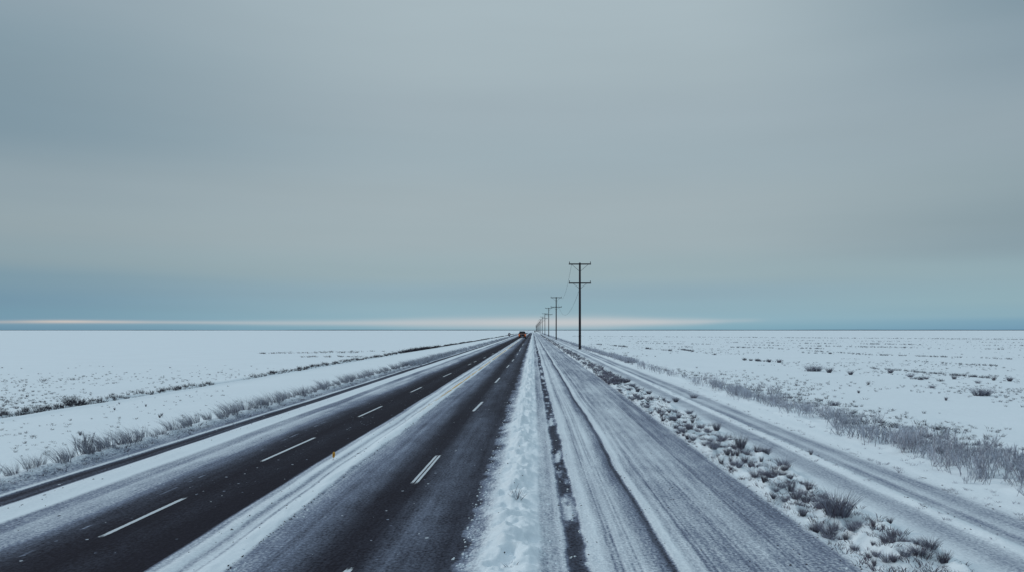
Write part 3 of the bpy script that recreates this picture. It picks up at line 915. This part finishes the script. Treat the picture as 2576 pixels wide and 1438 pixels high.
# trees where the road disappears
tr = empty('far_tree', (2.2, 900, 0)); tag(tr, 'dark leafless thicket tree where the row of poles vanishes', 'tree')
MB().rod((0, 0, -.1), (0, 0, 2.0), .16, .08).build('trunk', M_WOOD, tr)
link('crown', proto('crown', shrub(77, stems=16, h=2.6, spread=1.6, twigs=14, w=.09, frost=.15, lean=.7)), M_DARK, tr)

# ------------------------------------------------------------------ clods
def clods(name, mat, spots, label, cat):
    V, Q = [], []; off = 0
    base = np.array([(-1, -1, -1), (1, -1, -1), (1, 1, -1), (-1, 1, -1), (-.6, -.6, .8), (.6, -.6, .8), (.6, .6, .8), (-.6, .6, .8)]) * .5
    qs = np.array([(0, 3, 2, 1), (4, 5, 6, 7), (0, 1, 5, 4), (1, 2, 6, 5), (2, 3, 7, 6), (3, 0, 4, 7)])
    for x, y, s, st in spots:
        b = base * (1 + .35 * rng.normal(size=base.shape)) * np.array([s, s * st, s * .7])
        a = rng.normal(0, .35) if st > 1.4 else rng.uniform(0, 6.28)
        r = np.array([[math.cos(a), -math.sin(a), 0], [math.sin(a), math.cos(a), 0], [0, 0, 1]])
        V.append(b @ r.T + np.array([x, y, float(gz(x, y)) + s * .2])); Q.append(qs + off); off += 8
    return tag(link(name, mesh_np(name, np.concatenate(V), np.concatenate(Q)), mat), label, cat, None, 'stuff')


sp = []
for xc, sd_, n, y1 in [(-1.285, .008, 130, 30), (-1.40, .03, 60, 30), (-1.52, .03, 40, 30), (1.37, .015, 130, 35), (.21, .04, 90, 25), (.60, .015, 60, 25), (1.0, .16, 130, 30), (2.20, .035, 60, 25), (2.60, .03, 60, 25), (-3.2, .02, 50, 25), (-2.93, .05, 60, 30), (-2.6, .12, 50, 25), (-.18, .08, 26, 20), (-3.34, .05, 90, 30)]:
    for _ in range(n):
        Y = 7.6 + (y1 - 7.6) * rnd.random() ** 1.5
        sp.append((rnd.gauss(xc, sd_) * HC, Y, rnd.uniform(.005, .017), rnd.choice((1, 1.4, 2.2, 3.5))))
clods('dirt_debris', M_CLOD, sp, 'small dark clods of frozen dirt along the road edges', 'debris')
sp = []
for xc, sd_, n in [(-.29, .03, 300), (.045, .03, 60), (.25, .03, 70), (1.38, .03, 100), (-1.27, .02, 50), (.15, .02, 50)]:
    for _ in range(n):
        Y = 7.6 + 24 * rnd.random() ** 1.5
        sp.append((rnd.gauss(xc, sd_) * HC, Y, rnd.uniform(.006, .028), rnd.choice((1, 1.3))))
clods('snow_debris', M_SNOWC, sp, 'loose crumbs of snow along the ploughed ridge and ruts', 'snow')

# ------------------------------------------------------------------ poles
PX, PD = 2.42 * HC, 108.0
H_TOP, H_A1, H_A2 = 4.45 * HC, 4.375 * HC, 3.40 * HC
ARM = .575 * HC


def make_pole():
    root = empty('utility_pole', (PX, PD, 0))
    s = MB()
    s.lathe([(.175, -.4), (.17, 0), (.165, 1.0), (.15, 6), (.125, H_TOP - .05), (.10, H_TOP)], n=14)
    s.build('pole_shaft', M_WOOD, root)
    for z, br, bz in ((H_A1, .43 * HC, 4.02 * HC), (H_A2, .35 * HC, 3.14 * HC)):
        a = MB(); a.box((0, -.17, z), (2 * ARM, .12, .16), bevel=.012)
        arm = a.build('crossarm', M_WOOD, root)
        for sx in (-1, 1):
            i = MB(); i.rod((sx * (ARM - .09), -.16, z + .06), (sx * (ARM - .09), -.16, z + .14), .02)
            i.lathe([(.05, .13), (.065, .16), (.05, .19), (.06, .22), (.045, .26), (.055, .29), (.03, .33)], (sx * (ARM - .09), -.16, z), 10)
            i.build('insulator', M_PORC, arm)
            b = MB(); b.rod((sx * br, -.20, z - .05), (sx * .10, -.16, bz), .022)
            b.build('brace', M_IRON, root)
    b = MB(); b.rod((0, -.24, H_A1), (0, .16, H_A1), .018); b.rod((0, -.24, H_A2), (0, .16, H_A2), .018)
    b.build('through_bolt', M_IRON, root)
    return root


pole = make_pole()
ORD = ['', '', 'second', 'third', 'fourth', 'fifth', 'sixth', 'seventh', 'eighth', 'ninth', 'tenth', 'eleventh', 'twelfth', 'thirteenth', 'fourteenth', 'fifteenth', 'sixteenth', 'seventeenth', 'eighteenth']
tag(pole, 'nearest and tallest dark wooden pole with two braced crossarms beside the side road', 'utility pole', 'utility poles along the side road')
for k in range(2, 17):
    o = copy_tree(pole)
    o.location = (PX + rnd.gauss(0, .05), PD * k + rnd.uniform(-4, 4), 0); o.rotation_euler.z = rnd.gauss(0, .03)
    tag(o, f'{ORD[k]} dark wooden pole from the near end of the roadside row', 'utility pole', 'utility poles along the side road')


def wire(p, q, dip, label, skew=0.0):
    p = Vector(p); q = Vector(q); N = 40
    b = MB(); prev = None
    for i in range(N + 1):
        t = i / N
        c = p.lerp(q, t); c.z -= 4 * dip * t * (1 - t)
        if prev is not None: b.rod(prev, c, .019, n=6)
        prev = c
    o = b.build('overhead_wire', M_WIRE)
    return tag(o, label, 'wire', 'overhead wires between the two nearest poles')


Y2 = [o for o in C.objects if o.name == 'utility_pole.001'][0].location.y
wire((PX - .43 * HC, PD - .1, H_A1 - .08), (PX + ARM * .9, Y2, H_A1 - .1), 1.6, 'thin wire sagging from the top crossarm of the nearest pole')
wire((PX - .1, PD, 3.05 * HC), (PX + .3, Y2, 4.05 * HC), 3.6, 'thin wire sagging deeply from below the lower crossarm of the nearest pole')

# ------------------------------------------------------------------ the car, seen from behind
def make_car():
    cx, cy = at(1313.7, 850)
    root = empty('orange_car', (cx, cy, 0.0))
    tag(root, 'orange sport utility vehicle driving away with dark rear window', 'car')
    # body: sections across the car, front is +y; rear face at y = 0
    def ring(y, w, z0, z1, r=.12):
        return [(-w + r, y, z0), (w - r, y, z0), (w, y, z0 + r), (w, y, z1 - r), (w - r, y, z1), (-w + r, y, z1), (-w, y, z1 - r), (-w, y, z0 + r)]
    b = MB()
    b.loft([ring(0.0, 1.04, .42, 1.26), ring(.10, 1.12, .27, 1.34), ring(.9, 1.14, .24, 1.36), ring(2.6, 1.14, .24, 1.34), ring(3.9, 1.12, .24, 1.27), ring(4.7, 1.07, .3, 1.16), ring(5.0, .95, .5, 1.02)])
    body = b.build('body', M_ORANGE, root)
    c = MB()
    c.loft([[(-1.02, .12, 1.28), (1.02, .12, 1.28), (.78, .42, 1.98), (-.78, .42, 1.98)], [(-1.03, .7, 1.3), (1.03, .7, 1.3), (.80, .75, 2.04), (-.80, .75, 2.04)],
            [(-1.03, 2.4, 1.3), (1.03, 2.4, 1.3), (.80, 2.1, 2.04), (-.80, 2.1, 2.04)], [(-1.0, 3.5, 1.24), (1.0, 3.5, 1.24), (.76, 2.7, 1.96), (-.76, 2.7, 1.96)]])
    c.build('cabin', M_TRIM, root)
    MB().box((0, 1.45, 2.055), (1.5, 1.7, .05), bevel=.02).build('roof', M_TRIM, root)
    g = MB(); rw = [(-.88, .14, 1.36), (.88, .14, 1.36), (.70, .36, 1.90), (-.70, .36, 1.90)]
    g.loft([[(x, y - .03, z) for x, y, z in rw], [(x, y + .04, z) for x, y, z in rw]]); g.build('rear_window', M_GLASS, root)
    MB().box((.45, .21, 1.42), (.16, .03, .20), Matrix.Rotation(-.38, 3, 'X')).build('window_reflection', M_PLATE, root)  # pale panel standing in for the white reflection in the rear glass
    for sx in (-1, 1):
        w = MB(); w.box((sx * .945, 1.5, 1.62), (.03, 1.9, .44), Matrix.Rotation(sx * -.32, 3, 'Y'), bevel=.01); w.build('side_window', M_GLASS, root)
    w = MB(); w.box((0, 3.14, 1.64), (1.5, .03, .85), Matrix.Rotation(.82, 3, 'X')); w.build('windscreen', M_GLASS, root)
    tg = MB().box((0, -.035, .92), (1.50, .08, .50), bevel=.03).build('tailgate', M_TRIM, root)
    MB().box((0, -.03, 1.25), (1.70, .12, .07), bevel=.02).build('chrome_strip', M_CHROME, root)
    MB().box((-.35, -.085, .98), (.30, .02, .08)).build('badge', M_CHROME, tg)
    MB().box((.05, -.135, .60), (.62, .03, .13), bevel=.008).build('number_plate', M_PLATE, root)
    MB().box((0, .02, .36), (2.12, .28, .34), bevel=.05).build('rear_bumper', M_TRIM, root)
    MB().box((0, 4.95, .55), (1.9, .2, .26), bevel=.05).build('front_bumper', M_TRIM, root)
    for sx in (-1, 1):
        MB().box((sx * .92, -.02, 1.02), (.24, .12, .36), bevel=.03).build('taillight', M_AMBER, root)
        MB().box((sx * .8, 4.93, .86), (.36, .12, .18), bevel=.03).build('headlight', M_PLATE, root)
        MB().box((sx * 1.19, 3.0, 1.32), (.16, .12, .22), bevel=.03).build('mirror', M_TRIM, root)
        for y in (.85, 4.05):
            R = Matrix.Rotation(math.radians(90), 4, 'Y')
            wh = empty('wheel', (sx * .97, y, .39)); wh.parent = root
            MB().lathe([(.24, -.13), (.36, -.13), (.39, -.09), (.39, .09), (.36, .13), (.24, .13)], n=20, M=R).build('tyre', M_RUBBER, wh)
            MB().lathe([(.05, -.10), (.24, -.11), (.24, .11), (.05, .10)], n=16, M=R).build('rim', M_RIM, wh)
    root.scale = (1.03, 1.03, 1.07)
    return root


make_car()

# ------------------------------------------------------------------ small round sign by the ditch
X, Y = at(1280.3, 845.3)
sg = empty('round_sign', (X, Y, float(gz(X, Y))), 0.0); sg.rotation_euler = (0, math.radians(9), 0)
tag(sg, 'small leaning round sign with dark red rim beside the snowy ditch', 'sign')
F = Matrix.Rotation(math.radians(90), 4, 'X') @ Matrix.Diagonal((1, 1.28, 1, 1))
bmr = MB(); n1, n2 = 28, 8; rr = []
for i in range(n1):
    a = 2 * math.pi * i / n1
    rr.append([bmr.bm.verts.new(((.41 + .12 * math.cos(2 * math.pi * j / n2)) * math.cos(a), .11 * math.sin(2 * math.pi * j / n2), .82 + 1.22 * (.41 + .12 * math.cos(2 * math.pi * j / n2)) * math.sin(a))) for j in range(n2)])
for i in range(n1):
    for j in range(n2):
        bmr.bm.faces.new((rr[i][j], rr[(i + 1) % n1][j], rr[(i + 1) % n1][(j + 1) % n2], rr[i][(j + 1) % n2]))
bmr.build('rim', M_RED, sg)
MB().lathe([(.36, -.015), (.36, .015)], (0, .03, .82), 28, F).build('sign_face', M_SIGNW, sg)
MB().box((.10, -.03, .62), (.16, .04, .55), Matrix.Rotation(.12, 3, 'Y'), bevel=.02).build('emblem', M_IRON, sg)
MB().rod((0, .08, -.1), (0, .08, .6), .05).build('post', M_IRON, sg)
MB().lathe([(.42, -.06), (.40, .10), (.16, .17)], (.22, .05, 0), 14).build('base', M_IRON, sg)

# ------------------------------------------------------------------ amber road marker
X, Y = at(838.3, 1158)
mk = empty('road_marker', (X, Y, float(gz(X, Y)))); mk.rotation_euler = (0, math.radians(6), math.radians(12)); mk.scale = (.75, .75, .85)
tag(mk, 'small amber reflector marker standing at the edge of the snow line', 'road marker')
MB().rod((0, 0, -.02), (0, 0, .09), .007, .005).build('stem', M_PLATE, mk)
k_ = [(.012, .05), (.030, .075), (.036, .11), (.034, .15), (.022, .18), (.008, .19)]
MB().lathe(k_, (0, 0, 0), 14, Matrix.Diagonal((1, .45, 1, 1))).build('reflector', M_MARK, mk)
MB().lathe([(.004, .07), (.011, .09), (.012, .13), (.006, .155)], (.002, -.016, 0), 10, Matrix.Diagonal((1, .5, 1, 1))).build('lens', M_MARKD, mk)
MB().lathe([(.03, -.01), (.028, .006), (.012, .012)], (0, 0, 0), 12).build('base', M_PLATE, mk)
